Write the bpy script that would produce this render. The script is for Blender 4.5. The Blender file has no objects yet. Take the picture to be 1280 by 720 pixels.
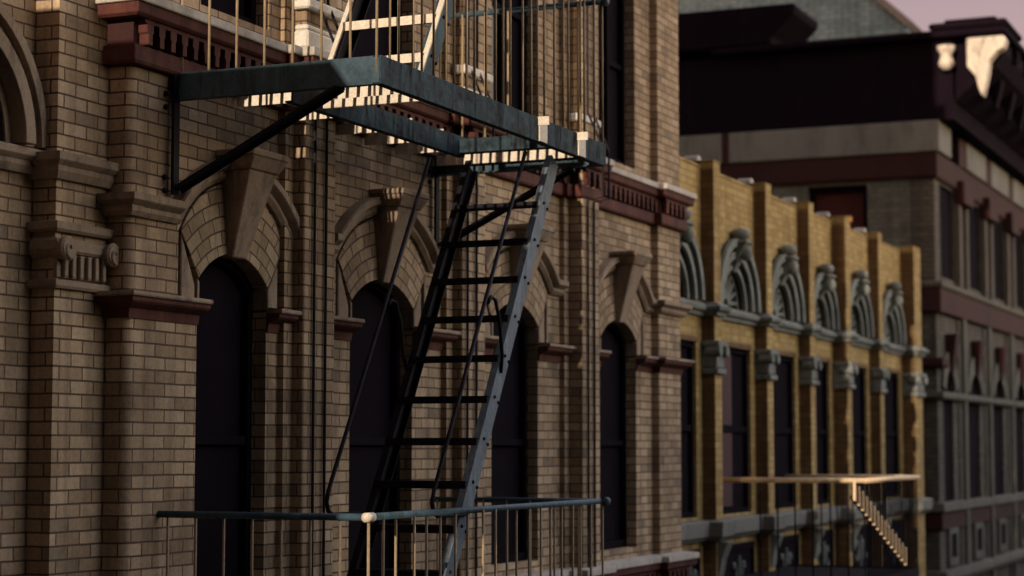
import bpy, bmesh, math, random
from mathutils import Vector, geometry
R = math.radians
random.seed(7)
sc = bpy.context.scene
COL = sc.collection
# Units: metres. x runs along the street front, y into the buildings, z = 0 at eye level.
GROUND = -9.0
FLOOR = 3.67

# ------------------------------------------------------------------ materials
def nodes(name):
    m = bpy.data.materials.new(name); m.use_nodes = True
    nt = m.node_tree; nt.nodes.clear()
    out = nt.nodes.new('ShaderNodeOutputMaterial'); b = nt.nodes.new('ShaderNodeBsdfPrincipled')
    nt.links.new(b.outputs[0], out.inputs[0])
    return m, nt, b

def N(nt, t, **kw):
    n = nt.nodes.new(t)
    for k, v in kw.items():
        if k.startswith('i_'):
            key = k[2:]
            key = int(key) if key.isdigit() else key.replace('_', ' ')
            n.inputs[key].default_value = v
        else: setattr(n, k, v)
    return n

def math_n(nt, op, a, b=None, c=None):
    n = nt.nodes.new('ShaderNodeMath'); n.operation = op
    for i, v in enumerate((a, b, c)):
        if v is None: continue
        if isinstance(v, (int, float)): n.inputs[i].default_value = v
        else: nt.links.new(v, n.inputs[i])
    return n.outputs[0]

def mixc(nt, fac, a, b, mode='MIX'):
    n = nt.nodes.new('ShaderNodeMix'); n.data_type = 'RGBA'; n.blend_type = mode
    for i, v in ((0, fac), (6, a), (7, b)):
        if isinstance(v, (int, float)): n.inputs[i].default_value = v
        elif isinstance(v, tuple): n.inputs[i].default_value = (v + (1,))[:4]
        else: nt.links.new(v, n.inputs[i])
    return n.outputs[2]

def ramp(nt, fac, stops):
    n = nt.nodes.new('ShaderNodeValToRGB'); nt.links.new(fac, n.inputs[0])
    e = n.color_ramp.elements
    while len(e) < len(stops): e.new(0.5)
    for el, (p, c) in zip(e, stops):
        el.position = p
        el.color = (c, c, c, 1) if isinstance(c, (int, float)) else (c + (1,))[:4]
    return n.outputs[0]

def noise(nt, vec, scale, detail=4, rough=.6):
    n = N(nt, 'ShaderNodeTexNoise', i_Scale=scale, i_Detail=detail, i_Roughness=rough)
    if vec is not None: nt.links.new(vec, n.inputs['Vector'])
    return n.outputs[0]

def brick_mat(name, c1, c2, mortar, bw=.215, rh=.0765, ms=.009, polar=None, stain=(.55, 1.12), stain_col=(.03, .02, .018), odd=None):
    m, nt, b = nodes(name)
    tc = N(nt, 'ShaderNodeTexCoord'); sep = N(nt, 'ShaderNodeSeparateXYZ')
    nt.links.new(tc.outputs['Object'], sep.inputs[0])
    X, Y, Z = sep.outputs
    if polar:
        ang = math_n(nt, 'ARCTAN2', X, Z)
        rad = math_n(nt, 'SQRT', math_n(nt, 'ADD', math_n(nt, 'MULTIPLY', X, X), math_n(nt, 'MULTIPLY', Z, Z)))
        u = math_n(nt, 'MULTIPLY_ADD', ang, polar, 7.03); v = math_n(nt, 'ADD', rad, 7.0)
    else:
        u = math_n(nt, 'ADD', math_n(nt, 'SUBTRACT', X, Y), 40.0); v = math_n(nt, 'ADD', Z, 30.6 + .0)
    # hand-laid wobble of the joints
    wob = noise(nt, tc.outputs['Object'], 2.3, 2)
    v2 = math_n(nt, 'MULTIPLY_ADD', wob, .012, v)
    wob2 = noise(nt, tc.outputs['Object'], 9.0, 2)
    u2 = math_n(nt, 'MULTIPLY_ADD', wob2, .018, u)
    cmb = N(nt, 'ShaderNodeCombineXYZ'); nt.links.new(u2, cmb.inputs[0]); nt.links.new(v2, cmb.inputs[1])
    br = N(nt, 'ShaderNodeTexBrick', offset=.5, offset_frequency=2, squash=1.0)
    br.inputs['Color1'].default_value = (0, 0, 0, 1); br.inputs['Color2'].default_value = (1, 1, 1, 1)
    br.inputs['Mortar'].default_value = (.5, .5, .5, 1)
    br.inputs['Scale'].default_value = 1; br.inputs['Mortar Size'].default_value = ms
    br.inputs['Mortar Smooth'].default_value = .25; br.inputs['Bias'].default_value = 0
    br.inputs['Brick Width'].default_value = bw; br.inputs['Row Height'].default_value = rh
    nt.links.new(cmb.outputs[0], br.inputs['Vector'])
    shade = br.outputs['Color']; fac = br.outputs['Fac']
    if odd:
        col = ramp(nt, shade, [(0, odd), (.13, c1), (.55, tuple((p + q) / 2 for p, q in zip(c1, c2))), (1, c2)])
    else:
        col = ramp(nt, shade, [(0, c1), (.45, tuple((p + q) / 2 for p, q in zip(c1, c2))), (1, c2)])
    fine = noise(nt, tc.outputs['Object'], 38, 5, .7)
    col = mixc(nt, 1.0, col, ramp(nt, fine, [(.25, .72), (.75, 1.18)]), 'MULTIPLY')
    mp = N(nt, 'ShaderNodeMapping'); mp.inputs['Scale'].default_value = (1.1, 1.1, .45)
    nt.links.new(tc.outputs['Object'], mp.inputs[0])
    big = noise(nt, mp.outputs[0], 1.3, 5, .62)
    col = mixc(nt, 1.0, col, ramp(nt, big, [(.3, stain[0]), (.68, stain[1])]), 'MULTIPLY')
    mp2 = N(nt, 'ShaderNodeMapping'); mp2.inputs['Scale'].default_value = (4.5, 4.5, .22)
    nt.links.new(tc.outputs['Object'], mp2.inputs[0])
    col = mixc(nt, 1.0, col, ramp(nt, noise(nt, mp2.outputs[0], 1.6, 5, .65), [(.34, .70), (.52, 1.0), (.75, 1.08)]), 'MULTIPLY')
    soot = ramp(nt, noise(nt, mp.outputs[0], 3.1, 6, .7), [(.54, 0), (.76, .6)])
    col = mixc(nt, soot, col, stain_col)
    mcol = mixc(nt, noise(nt, tc.outputs['Object'], 6, 3), tuple(.6 * q for q in mortar), tuple(1.4 * q for q in mortar))
    col = mixc(nt, fac, col, mcol)
    nt.links.new(col, b.inputs['Base Color'])
    b.inputs['Roughness'].default_value = .88; b.inputs['Specular IOR Level'].default_value = .2
    h = math_n(nt, 'MULTIPLY_ADD', fac, -.8, math_n(nt, 'MULTIPLY', fine, .45))
    h = math_n(nt, 'MULTIPLY_ADD', shade, .18, h)
    bp = N(nt, 'ShaderNodeBump', i_Strength=.8, i_Distance=.008); nt.links.new(h, bp.inputs['Height'])
    nt.links.new(bp.outputs[0], b.inputs['Normal'])
    return m

def stone_mat(name, c1, c2, rough=.8, scale=2.0, streak=True, grime=(.025, .018, .02), gamt=.6, bump=.5, spec=.2, fine_scale=40):
    m, nt, b = nodes(name)
    tc = N(nt, 'ShaderNodeTexCoord')
    mp = N(nt, 'ShaderNodeMapping'); mp.inputs['Scale'].default_value = (1, 1, .3 if streak else 1)
    nt.links.new(tc.outputs['Object'], mp.inputs[0])
    a = noise(nt, mp.outputs[0], scale, 6, .65); f = noise(nt, tc.outputs['Object'], fine_scale, 5, .7)
    col = mixc(nt, ramp(nt, a, [(.3, 0), (.7, 1)]), c1, c2)
    col = mixc(nt, 1.0, col, ramp(nt, f, [(.25, .75), (.75, 1.15)]), 'MULTIPLY')
    g = ramp(nt, noise(nt, mp.outputs[0], scale * 2.7, 7, .7), [(.5, 0), (.75, gamt)])
    col = mixc(nt, g, col, grime)
    nt.links.new(col, b.inputs['Base Color'])
    b.inputs['Roughness'].default_value = rough; b.inputs['Specular IOR Level'].default_value = spec
    bp = N(nt, 'ShaderNodeBump', i_Strength=bump, i_Distance=.006); nt.links.new(f, bp.inputs['Height'])
    nt.links.new(bp.outputs[0], b.inputs['Normal'])
    return m

def steel_mat(name, paint, paint2, rust, amt=.55, metal=.0, rough=.55, spec=.2, bump=.35):
    m, nt, b = nodes(name)
    tc = N(nt, 'ShaderNodeTexCoord')
    a = noise(nt, tc.outputs['Object'], 5, 7, .7); f = noise(nt, tc.outputs['Object'], 60, 4, .7)
    mp = N(nt, 'ShaderNodeMapping'); mp.inputs['Scale'].default_value = (7, 7, 1.2)
    nt.links.new(tc.outputs['Object'], mp.inputs[0])
    st = noise(nt, mp.outputs[0], 2.2, 5, .7)
    col = mixc(nt, ramp(nt, a, [(.35, 0), (.65, 1)]), paint, paint2)
    rs = ramp(nt, math_n(nt, 'ADD', math_n(nt, 'MULTIPLY', a, .5), math_n(nt, 'MULTIPLY', st, .5)), [(.5, 0), (.6, amt)])
    col = mixc(nt, rs, col, rust)
    col = mixc(nt, 1.0, col, ramp(nt, f, [(.3, .75), (.7, 1.15)]), 'MULTIPLY')
    nt.links.new(col, b.inputs['Base Color'])
    nt.links.new(ramp(nt, rs, [(0, rough), (1, .85)]), b.inputs['Roughness'])
    b.inputs['Metallic'].default_value = metal; b.inputs['Specular IOR Level'].default_value = spec
    bp = N(nt, 'ShaderNodeBump', i_Strength=bump, i_Distance=.003); nt.links.new(math_n(nt, 'ADD', rs, f), bp.inputs['Height'])
    nt.links.new(bp.outputs[0], b.inputs['Normal'])
    return m

BUFF = dict(c1=(.33, .225, .135), c2=(.50, .365, .235), mortar=(.085, .054, .038), ms=.006, odd=(.25, .185, .125), stain_col=(.06, .036, .024))
M = {}
M['brick'] = brick_mat('buff_brick', **BUFF)
M['arch_brick'] = brick_mat('buff_arch_brick', polar=.9, bw=.19, rh=.088, c1=(.31, .21, .128), c2=(.48, .35, .225), mortar=(.08, .056, .043), ms=.0065, stain_col=(.06, .036, .024))
M['stone'] = stone_mat('weathered_sandstone', (.185, .13, .088), (.33, .245, .175), gamt=.9, scale=2.6)
M['ledge'] = stone_mat('pale_ledge_stone', (.33, .29, .25), (.50, .45, .39), gamt=.5)
M['terra'] = stone_mat('red_terracotta', (.050, .014, .011), (.12, .042, .030), scale=4.5, fine_scale=70, gamt=.85, grime=(.02, .009, .01))
M['darkterra'] = stone_mat('dark_terracotta', (.028, .009, .009), (.048, .015, .013), gamt=.6)
M['steel'] = steel_mat('chipped_blue_grey_paint', (.016, .036, .048), (.060, .105, .135), (.016, .010, .010))
M['frontsteel'] = steel_mat('dark_blue_grey_paint', (.005, .006, .009), (.055, .092, .108), (.012, .008, .010), amt=.95, spec=.05, bump=.1)
M['stringer'] = steel_mat('pale_blue_grey_paint', (.09, .115, .14), (.17, .205, .235), (.035, .024, .02), amt=.45)
M['darksteel'] = steel_mat('dark_iron', (.010, .008, .012), (.017, .015, .020), (.013, .008, .009), amt=.6, spec=.06)
M['baluster'] = steel_mat('rusty_rod', (.24, .175, .105), (.36, .27, .165), (.10, .065, .035), amt=.5, spec=.15)
M['farrod'] = steel_mat('sunlit_rusty_rail', (.62, .44, .26), (.78, .58, .36), (.35, .2, .1), amt=.25)  # sunlight put into the colour of the far rails and rods
M['sunsteel'] = steel_mat('sunlit_steel', (.55, .47, .38), (.7, .62, .5), (.34, .24, .16), amt=.3)  # pale tone puts sunlight into the colour of bars, fittings and edges
M['void'] = stone_mat('dark_pane', (.0078, .0056, .0086), (.0098, .0068, .0104), rough=.9, streak=False, gamt=.1, bump=.05, spec=.03)
M['room'] = stone_mat('curtain_behind_glass', (.06, .03, .032), (.09, .045, .045), rough=.6, gamt=.4, spec=.1)
M['sash'] = stone_mat('dark_window_paint', (.0078, .0056, .0086), (.0098, .0068, .0104), rough=.9, gamt=.2, spec=.03)
M['greysash'] = stone_mat('grey_green_window_paint', (.15, .155, .13), (.22, .22, .19), gamt=.4)
YEL = dict(c1=(.33, .22, .078), c2=(.46, .325, .13), mortar=(.24, .16, .065), ms=.007, stain=(.78, 1.06), odd=(.33, .20, .065), stain_col=(.20, .125, .05))
M['yellow'] = brick_mat('yellow_brick', **YEL)
M['yellowside'] = brick_mat('shaded_side_brick', c1=(.13, .076, .032), c2=(.19, .116, .052), mortar=(.10, .048, .02), ms=.006, stain=(.7, 1.1))  # shade of the pier sides put into the colour; lintels share it
M['ornament'] = stone_mat('grey_carved_stone', (.115, .125, .112), (.225, .235, .208), streak=True, gamt=.85, grime=(.03, .022, .028), scale=3)
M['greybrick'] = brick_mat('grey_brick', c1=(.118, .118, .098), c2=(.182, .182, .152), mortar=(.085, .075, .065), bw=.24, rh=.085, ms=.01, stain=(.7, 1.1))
M['greystone'] = stone_mat('grey_frieze_stone', (.145, .142, .122), (.21, .205, .178), gamt=.5, scale=1.2)
M['darkcornice'] = stone_mat('dark_cornice', (.007, .0036, .0066), (.010, .0052, .0094), gamt=.2, spec=.03)
M['cornicestone'] = stone_mat('sunlit_cornice_stone', (.55, .46, .37), (.7, .6, .48), gamt=.97, grime=(.012, .006, .012), scale=3.5)  # pale tone and dark patches put broken sunlight into the colour
M['towerbrick'] = brick_mat('blue_grey_brick', c1=(.16, .235, .265), c2=(.24, .33, .36), mortar=(.075, .085, .085), bw=.34, rh=.115, ms=.014, stain=(.7, 1.1))
M['coping'] = stone_mat('dull_coping', (.16, .13, .12), (.22, .19, .17))
M['shadestone'] = stone_mat('shaded_recess_stone', (.035, .032, .034), (.06, .058, .055), gamt=.5)  # recess shade put into the colour
M['sunstone'] = stone_mat('sunlit_base_stone', (.55, .5, .43), (.72, .67, .58), gamt=.3)  # tone raised to carry the sun's glare on the pier bases
M['dimstone'] = stone_mat('brown_stone_trim', (.078, .074, .058), (.13, .122, .098), gamt=.6)
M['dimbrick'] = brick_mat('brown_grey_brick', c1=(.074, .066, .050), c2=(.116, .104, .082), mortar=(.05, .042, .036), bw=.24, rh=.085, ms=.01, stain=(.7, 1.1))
M['clay'] = stone_mat('orange_clay', (.55, .2, .04), (.7, .3, .07), gamt=.2)
M['rusted'] = stone_mat('rusty_shutter', (.05, .012, .011), (.075, .018, .015), gamt=.4)
M['asphalt'] = stone_mat('asphalt', (.04, .04, .042), (.06, .058, .058), streak=False)
M['paving'] = stone_mat('paving', (.2, .19, .18), (.28, .27, .25), streak=False)
M['roof'] = stone_mat('tar_roof', (.05, .048, .048), (.07, .066, .064), streak=False)

# ------------------------------------------------------------------ mesh building
class MB:
    def __init__(s): s.bm = bmesh.new()
    def face(s, pts):
        try: s.bm.faces.new(pts)
        except ValueError: pass
    def box(s, x0, x1, y0, y1, z0, z1):
        v = [s.bm.verts.new(p) for p in ((x0,y0,z0),(x1,y0,z0),(x1,y1,z0),(x0,y1,z0),(x0,y0,z1),(x1,y0,z1),(x1,y1,z1),(x0,y1,z1))]
        for f in ((0,3,2,1),(4,5,6,7),(0,1,5,4),(1,2,6,5),(2,3,7,6),(3,0,4,7)): s.bm.faces.new([v[i] for i in f])
        return s
    def hexa(s, b, t):   # two quads
        v = [s.bm.verts.new(p) for p in list(b) + list(t)]
        for f in ((0,3,2,1),(4,5,6,7),(0,1,5,4),(1,2,6,5),(2,3,7,6),(3,0,4,7)): s.bm.faces.new([v[i] for i in f])
        return s
    def bar(s, p, q, w, h, up=(0,0,1)):
        p, q = Vector(p), Vector(q); d = (q-p).normalized(); u = Vector(up)
        a = d.cross(u)
        if a.length < 1e-4: a = d.cross(Vector((1,0,0)))
        a.normalize(); c = a.cross(d).normalized(); a = a*w/2; c = c*h/2
        return s.hexa([p-a-c, p+a-c, p+a+c, p-a+c], [q-a-c, q+a-c, q+a+c, q-a+c])
    def tube(s, pts, r, n=8, cap=True):
        pts = [Vector(p) for p in pts]; rings = []
        prev = None
        for i, p in enumerate(pts):
            d = (pts[min(i+1, len(pts)-1)] - pts[max(i-1, 0)]).normalized()
            a = d.cross(Vector((0,0,1))) if prev is None else (prev - d*prev.dot(d))
            if a.length < 1e-3: a = d.cross(Vector((1,0,0)))
            a.normalize(); prev = a; c = d.cross(a)
            rr = r[i] if isinstance(r, (list, tuple)) else r
            rings.append([s.bm.verts.new(p + a*math.cos(2*math.pi*k/n)*rr + c*math.sin(2*math.pi*k/n)*rr) for k in range(n)])
        for A, B in zip(rings, rings[1:]):
            for k in range(n): s.bm.faces.new([A[k], A[(k+1)%n], B[(k+1)%n], B[k]])
        if cap:
            s.bm.faces.new(rings[0][::-1]); s.bm.faces.new(rings[-1])
        return s
    def prism(s, loops, y0, y1, axis='y'):
        """loops of (x,z), first outer, rest holes; extruded from y0 to y1 (axis 'x': loops are (y,z))"""
        P3 = (lambda a, z, t: (a, t, z)) if axis == 'y' else (lambda a, z, t: (t, a, z))
        flat = [p for l in loops for p in l]
        tris = geometry.tessellate_polygon([[Vector((p[0], p[1], 0)) for p in l] for l in loops])
        F = [s.bm.verts.new(P3(p[0], p[1], y0)) for p in flat]; B = [s.bm.verts.new(P3(p[0], p[1], y1)) for p in flat]
        for t in tris:
            s.face([F[i] for i in t]); s.face([B[i] for i in reversed(t)])
        o = 0
        for l in loops:
            n = len(l)
            for i in range(n):
                a, b = o+i, o+(i+1)%n
                s.face([F[a], F[b], B[b], B[a]])
            o += n
        return s
    def sweep_front(s, path, prof, y0, closed_ends=True):
        """path (x,z) on the plane y0; prof (n,out): n to the left of travel, out towards the street"""
        P = [Vector(p) for p in path]; rings = []
        for i, p in enumerate(P):
            d1 = (P[i]-P[i-1]).normalized() if i else (P[1]-P[0]).normalized()
            d2 = (P[i+1]-P[i]).normalized() if i < len(P)-1 else d1
            n1 = Vector((-d1.y, d1.x)); n2 = Vector((-d2.y, d2.x)); n = (n1+n2).normalized()
            k = 1/max(.45, n.dot(n1))
            rings.append([s.bm.verts.new((p.x+n.x*a*k, y0-o, p.y+n.y*a*k)) for a, o in prof])
        return s._skin(rings)
    def sweep_plan(s, path, prof):
        """path (x,y) in plan; prof (out,z): out to the right of travel (towards the street when x grows)"""
        P = [Vector(p) for p in path]; rings = []
        for i, p in enumerate(P):
            d1 = (P[i]-P[i-1]).normalized() if i else (P[1]-P[0]).normalized()
            d2 = (P[i+1]-P[i]).normalized() if i < len(P)-1 else d1
            n1 = Vector((d1.y, -d1.x)); n2 = Vector((d2.y, -d2.x)); n = (n1+n2).normalized()
            k = 1/max(.45, n.dot(n1))
            rings.append([s.bm.verts.new((p.x+n.x*o*k, p.y+n.y*o*k, z)) for o, z in prof])
        return s._skin(rings)
    def _skin(s, rings):
        n = len(rings[0])
        for A, B in zip(rings, rings[1:]):
            for k in range(n): s.face([A[k], A[(k+1)%n], B[(k+1)%n], B[k]])
        s.face(rings[0]); s.face(rings[-1][::-1])
        return s
    def ball(s, c, r, sz=1, n=10):
        vs = bmesh.ops.create_uvsphere(s.bm, u_segments=n, v_segments=max(5, n//2+1), radius=r)['verts']
        for v in vs: v.co = Vector((v.co.x, v.co.y, v.co.z*sz)) + Vector(c)
        return s
    def build(s, name, mat, parent=None, bevel=0, origin=None, smooth=False, label=None, kind=None, seg=1):
        bmesh.ops.recalc_face_normals(s.bm, faces=s.bm.faces[:])
        if origin:
            for v in s.bm.verts: v.co -= Vector(origin)
        me = bpy.data.meshes.new(name); s.bm.to_mesh(me); s.bm.free()
        me.materials.append(mat)
        if smooth:
            for p in me.polygons: p.use_smooth = True
        o = bpy.data.objects.new(name, me); COL.objects.link(o)
        if origin: o.location = origin
        if parent:
            o.parent = parent
            base = parent.matrix_basis.translation
            pp = parent
            tot = Vector((0,0,0))
            while pp: tot += pp.location; pp = pp.parent
            o.location = Vector(o.location) - tot
            if not origin:       # keep object coordinates equal to the local frame of the thing's base
                pass
        if bevel:
            bv = o.modifiers.new('bevel', 'BEVEL'); bv.width = bevel; bv.segments = seg; bv.limit_method = 'ANGLE'; bv.angle_limit = R(40)
        if label: o['label'] = label
        if kind: o['kind'] = kind
        return o

def thing(name, label, cat, group=None, loc=(0, 0, 0)):
    o = bpy.data.objects.new(name, None); COL.objects.link(o); o.location = loc
    o.empty_display_size = .2
    o['label'] = label; o['category'] = cat
    if group: o['group'] = group
    return o
def tag(o, label, cat, group=None):
    o['label'] = label; o['category'] = cat
    if group: o['group'] = group
    return o

def arc(cx, cz, r, a0, a1, n=20):
    """points from angle a0 to a1 (degrees, 0 = +x, 90 = up)"""
    return [(cx + r*math.cos(R(a0+(a1-a0)*i/n)), cz + r*math.sin(R(a0+(a1-a0)*i/n))) for i in range(n+1)]
def seg_arc(cx, half, zs, za, n=18):
    """segment arch from left spring to right spring"""
    h = za - zs; r = (half*half + h*h)/(2*h); cz = za - r
    a = math.degrees(math.asin(min(1, half/r)))
    if h > half: a = 180 - a
    return arc(cx, cz, r, 90+a, 90-a, n)

# ------------------------------------------------------------------ setting
g = MB().box(-150, 400, -200, 200, GROUND-.4, GROUND-.13).build('ground', M['asphalt'], kind='structure')
MB().box(-60, 150, -6, 3.6, GROUND-.126, GROUND-.12).build('road', M['asphalt'], kind='structure')
MB().box(-60, 150, 3.6, 6.9, GROUND-.125, GROUND).build('pavement', M['paving'], bevel=.02, kind='structure')

# ------------------------------------------------------------------ buff brick building
buff = thing('brick_building', 'tall buff brick building with arched windows and red terracotta bands, behind the blue-grey fire escape', 'building', loc=(14, 6.9, GROUND))
YW = 6.5                       # window wall
YP = 6.37                      # pier front
WIN = [(10.56, .41), (12.60, .49), (15.015, .485), (17.47, .49)]
PIERS = [(11.23, 11.65), (13.70, 14.12), (16.11, 16.53)]
XEND = 19.1
ZS, ZA = 1.03, 1.21            # spring and crown of the openings
SILL = -.95

def opening(cx, half, z0, zs, za, grow=0, n=18):
    return [(cx-half-grow, z0), (cx+half+grow, z0)] + seg_arc(cx, half+grow, zs, za+grow, n)[::-1]
def ring_outline(cx, half, grow=0):
    oh = half+.20+grow
    out = seg_arc(cx, oh, 1.30, 1.655+grow, 20)
    return [(cx-oh, .885-grow), (cx+oh, .885-grow)] + out[::-1]

def hole(cx, half, dz):
    """window opening united with the recess of brick arch and spandrel stones"""
    oh = half+.212; g = .012
    top = seg_arc(cx, oh, 1.30, 1.667, 20)[::-1]
    pts = [(cx-half, SILL), (cx+half, SILL), (cx+half, .873), (cx+oh, .873)] + top + [(cx-oh, .873), (cx-half, .873)]
    return [(x, z+dz) for x, z in pts]

# main window wall, two storeys of openings
mb = MB()
loops = [[(9.43+.06, GROUND), (XEND, GROUND), (XEND, 19.0), (9.43+.06, 19.0)]]
for cx, half in WIN:
    loops += [hole(cx, half, 0), hole(cx, half, FLOOR)]
mb.prism(loops, YW, YW+.34)
mb.build('wall', M['brick'], buff)
# rounded corner of the bay, and its return
mb = MB()
cor = [(9.43+.06 - .06*math.sin(R(a)) , YW+.06 - .06*math.cos(R(a))) for a in range(0, 91, 15)]
pts = [(9.489, YW+.0)] + cor[1:] + [(9.43, 6.84), (9.489, 6.84)]
b0 = [mb.bm.verts.new((x, y, GROUND)) for x, y in pts]; b1 = [mb.bm.verts.new((x, y, 19)) for x, y in pts]
for i in range(len(pts)): mb.face([b0[i], b0[(i+1)%len(pts)], b1[(i+1)%len(pts)], b1[i]])
mb.face(b0); mb.face(b1)
mb.build('bay_corner', M['brick'], buff)
# blind wall at the far left with its pilaster; the rest of the shell
MB().prism([[(2.0, GROUND), (8.96, GROUND), (8.96, 19), (2.0, 19)]], 6.82, 7.2).build('wall', M['brick'], buff)
MB().box(8.95, 9.45, 6.66, 7.1, GROUND, 19).build('pilaster', M['brick'], buff)
MB().box(XEND-.3, XEND-.005, 6.85, 20, GROUND, 19).build('side_wall', M['brick'], buff)
MB().box(-12, XEND-.31, 19.5, 20, GROUND, 19).build('rear_wall', M['brick'], buff)
MB().box(-12, XEND+.1, 6.42, 20.05, 19.0, 19.3).build('roof', M['roof'], buff)
MB().box(-12, 1.99, 6.82, 7.2, GROUND, 19).build('wall', M['brick'], buff)
MB().box(-12, -11.6, 7.21, 19.5, GROUND, 19).build('side_wall', M['brick'], buff)
# unseen block added left of the view, cut to shape the sun patches
o_ = MB().prism([[(4.75, 1.37), (6.815, 1.37), (6.815, 3.38), (5.36, 3.36), (5.20, 3.15), (4.75, 3.12)]], 3.4, 5.2, axis='x')
o_.prism([[(5.24, GROUND), (6.815, GROUND), (6.815, 1.369), (5.24, 1.369)]], 3.4, 5.2, axis='x')
o_.prism([[(4.65, 4.78), (5.28, 4.78), (5.33, 8.6), (6.815, 8.6), (6.815, 9.2), (4.65, 9.2)]], 3.4, 5.2, axis='x')
o_.build('sun_mask', M['brick'], buff)
MB().box(18.25, XEND-.02, 6.2, 6.499, 5.6, 9.2).build('shade_block', M['brick'], buff)  # unseen block added high up to shade the grey front beyond

# piers
for a, b in PIERS:
    MB().box(a-.11, b+.1, YW-.045, YW+.02, GROUND, 19).build('pier_backing', M['brick'], buff)
    MB().box(a, b, YP-(.045 if a > 16 else 0), YW-.0, GROUND, 19).build('pier', M['brick'], buff, bevel=.008)
MB().box(18.43, XEND, YW-.075, YW+.02, GROUND, 19).build('pier', M['brick'], buff, bevel=.006)

# window joinery
def window(cx, half, dz, mat, mullion):
    yf = YW+.10
    fr = MB()
    fr.prism([opening(cx, half+.03, SILL+dz-.02, ZS+dz, ZA+dz+.03), opening(cx, half-.05, SILL+dz+.07, ZS+dz-.03, ZA+dz-.05)], yf, yf+.09)
    w = fr.build('window', mat, buff, bevel=.004)
    p = MB(); p.prism([opening(cx, half-.03, SILL+dz, ZS+dz-.02, ZA+dz-.03)], yf+.055, yf+.07)
    p.build('pane', M['void'], w)
    s = MB(); s.box(cx-half+.045, cx+half-.045, yf+.015, yf+.052, dz+.02, dz+.075)
    if mullion:
        s.box(cx-.02, cx+.03, yf-.01, yf+.05, SILL+dz+.07, ZS+dz+.1)
    s.build('sash_bar', mat, w, bevel=.003)
    if mullion:
        MB().box(cx-half+.06, cx-half+.30, yf+.02, yf+.045, SILL+dz+.07, ZS+dz-.02).build('blind', M['greysash'], w)
for i, (cx, half) in enumerate(WIN):
    window(cx, half, 0, M['sash'], False)
    window(cx, half, FLOOR, M['sash'], i in (2, 3))

# brick arches, spandrel stones, keystones
for cx, half in WIN:
    for dz in (0, FLOOR):
        oh = half+.20
        inner = seg_arc(cx, half-.004, ZS, ZA)
        outer = seg_arc(cx, oh, 1.30, 1.655)
        loop = [(x, z+dz) for x, z in inner + outer[::-1]]
        cz = .55 if half > .45 else .62
        MB().prism([loop], YW-.012, YW+.25).build('brick_arch', M['arch_brick'], buff, bevel=.004, origin=(cx, YW, cz+dz))
        for s in (-1, 1):
            if s > 0:
                pl = [(cx+half-.004, .885+dz), (cx+oh-.085, .885+dz), (cx+oh-.085, 1.185+dz), (cx+half-.004, 1.01+dz)]
                st = [(cx+oh-.028, .885+dz), (cx+oh, .885+dz), (cx+oh, 1.285+dz), (cx+oh-.028, 1.255+dz)]
            else:
                pl = [(cx-half-.05, .885+dz), (cx-oh, .885+dz), (cx-oh, 1.275+dz), (cx-oh+.03, 1.22+dz), (cx-half-.05, .985+dz)]
                st = [(cx-half-.018, .885+dz), (cx-half+.004, .885+dz), (cx-half+.004, 1.01+dz), (cx-half-.018, 1.03+dz)]
            sp_ = MB().prism([pl], YW-.016, YW+.25).build('spandrel_stone', M['stone'], buff, bevel=.006)
            MB().prism([st], YW-.014, YW+.25).build('edge_strip', M['stone'], sp_, bevel=.004)
            x0_, x1_ = (cx+half, cx+oh+.005) if s > 0 else (cx-oh-.005, cx-half)
            MB().box(x0_, x1_, YW+.15, YW+.16, .88+dz, 1.3+dz).build('slot_shade', M['void'], sp_)  # near-black plate, the slot's shade put into its colour
        if dz: continue
        k = MB()
        yb = YW+.05
        k.hexa([(cx-.085, YW-.05, 1.185), (cx+.085, YW-.05, 1.185), (cx+.085, yb, 1.185), (cx-.085, yb, 1.185)],
               [(cx-.165, YW-.215, 1.72), (cx+.165, YW-.215, 1.72), (cx+.165, yb, 1.72), (cx-.165, yb, 1.72)])
        ks = k.build('keystone', M['stone'], buff, bevel=.008)
        c = MB()
        c.hexa([(cx-.175, YW-.225, 1.721), (cx+.175, YW-.225, 1.721), (cx+.175, yb, 1.721), (cx-.175, yb, 1.721)],
               [(cx-.215, YW-.27, 1.80), (cx+.215, YW-.27, 1.80), (cx+.215, yb, 1.80), (cx-.215, yb, 1.80)])
        c.box(cx-.222, cx+.222, YW-.275, yb, 1.801, 1.845)
        c.build('cap', M['stone'], ks, bevel=.008)

# string course that climbs over each arch as a hood mould
HOOD = [(.003, 0), (.003, .035), (.03, .058), (.058, .054), (.064, .066), (.083, .100), (.09, .106), (.128, .106), (.135, .09), (.135, 0)]
bays = [(9.44, PIERS[0][0]-.115), (PIERS[0][1]+.105, PIERS[1][0]-.115), (PIERS[1][1]+.105, PIERS[2][0]-.115), (PIERS[2][1]+.105, 18.425)]
for (a, b), (cx, half) in zip(bays, WIN):
    oh = half+.23
    path = [(a, 1.33)] + seg_arc(cx, oh, 1.33, 1.675, 22) + [(b, 1.33)]
    path = [p for i, p in enumerate(path) if i == 0 or p[0] > path[i-1][0]+.002]
    MB().sweep_front(path, HOOD, YW+.01).build('hood_mould', M['stone'], buff)
SPROF = [(0, 1.335), (.035, 1.335), (.055, 1.36), (.052, 1.392), (.062, 1.396), (.095, 1.415), (.10, 1.42), (.10, 1.458), (0, 1.47)]
MB().sweep_plan([(9.43, 6.68), (9.43, 6.5), (9.5, 6.5)], SPROF).build('string_course', M['stone'], buff)
MB().sweep_plan([(18.43, 6.5), (18.43, 6.425), (19.1, 6.425), (19.1, 6.8)], SPROF).build('string_course', M['stone'], buff)

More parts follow.
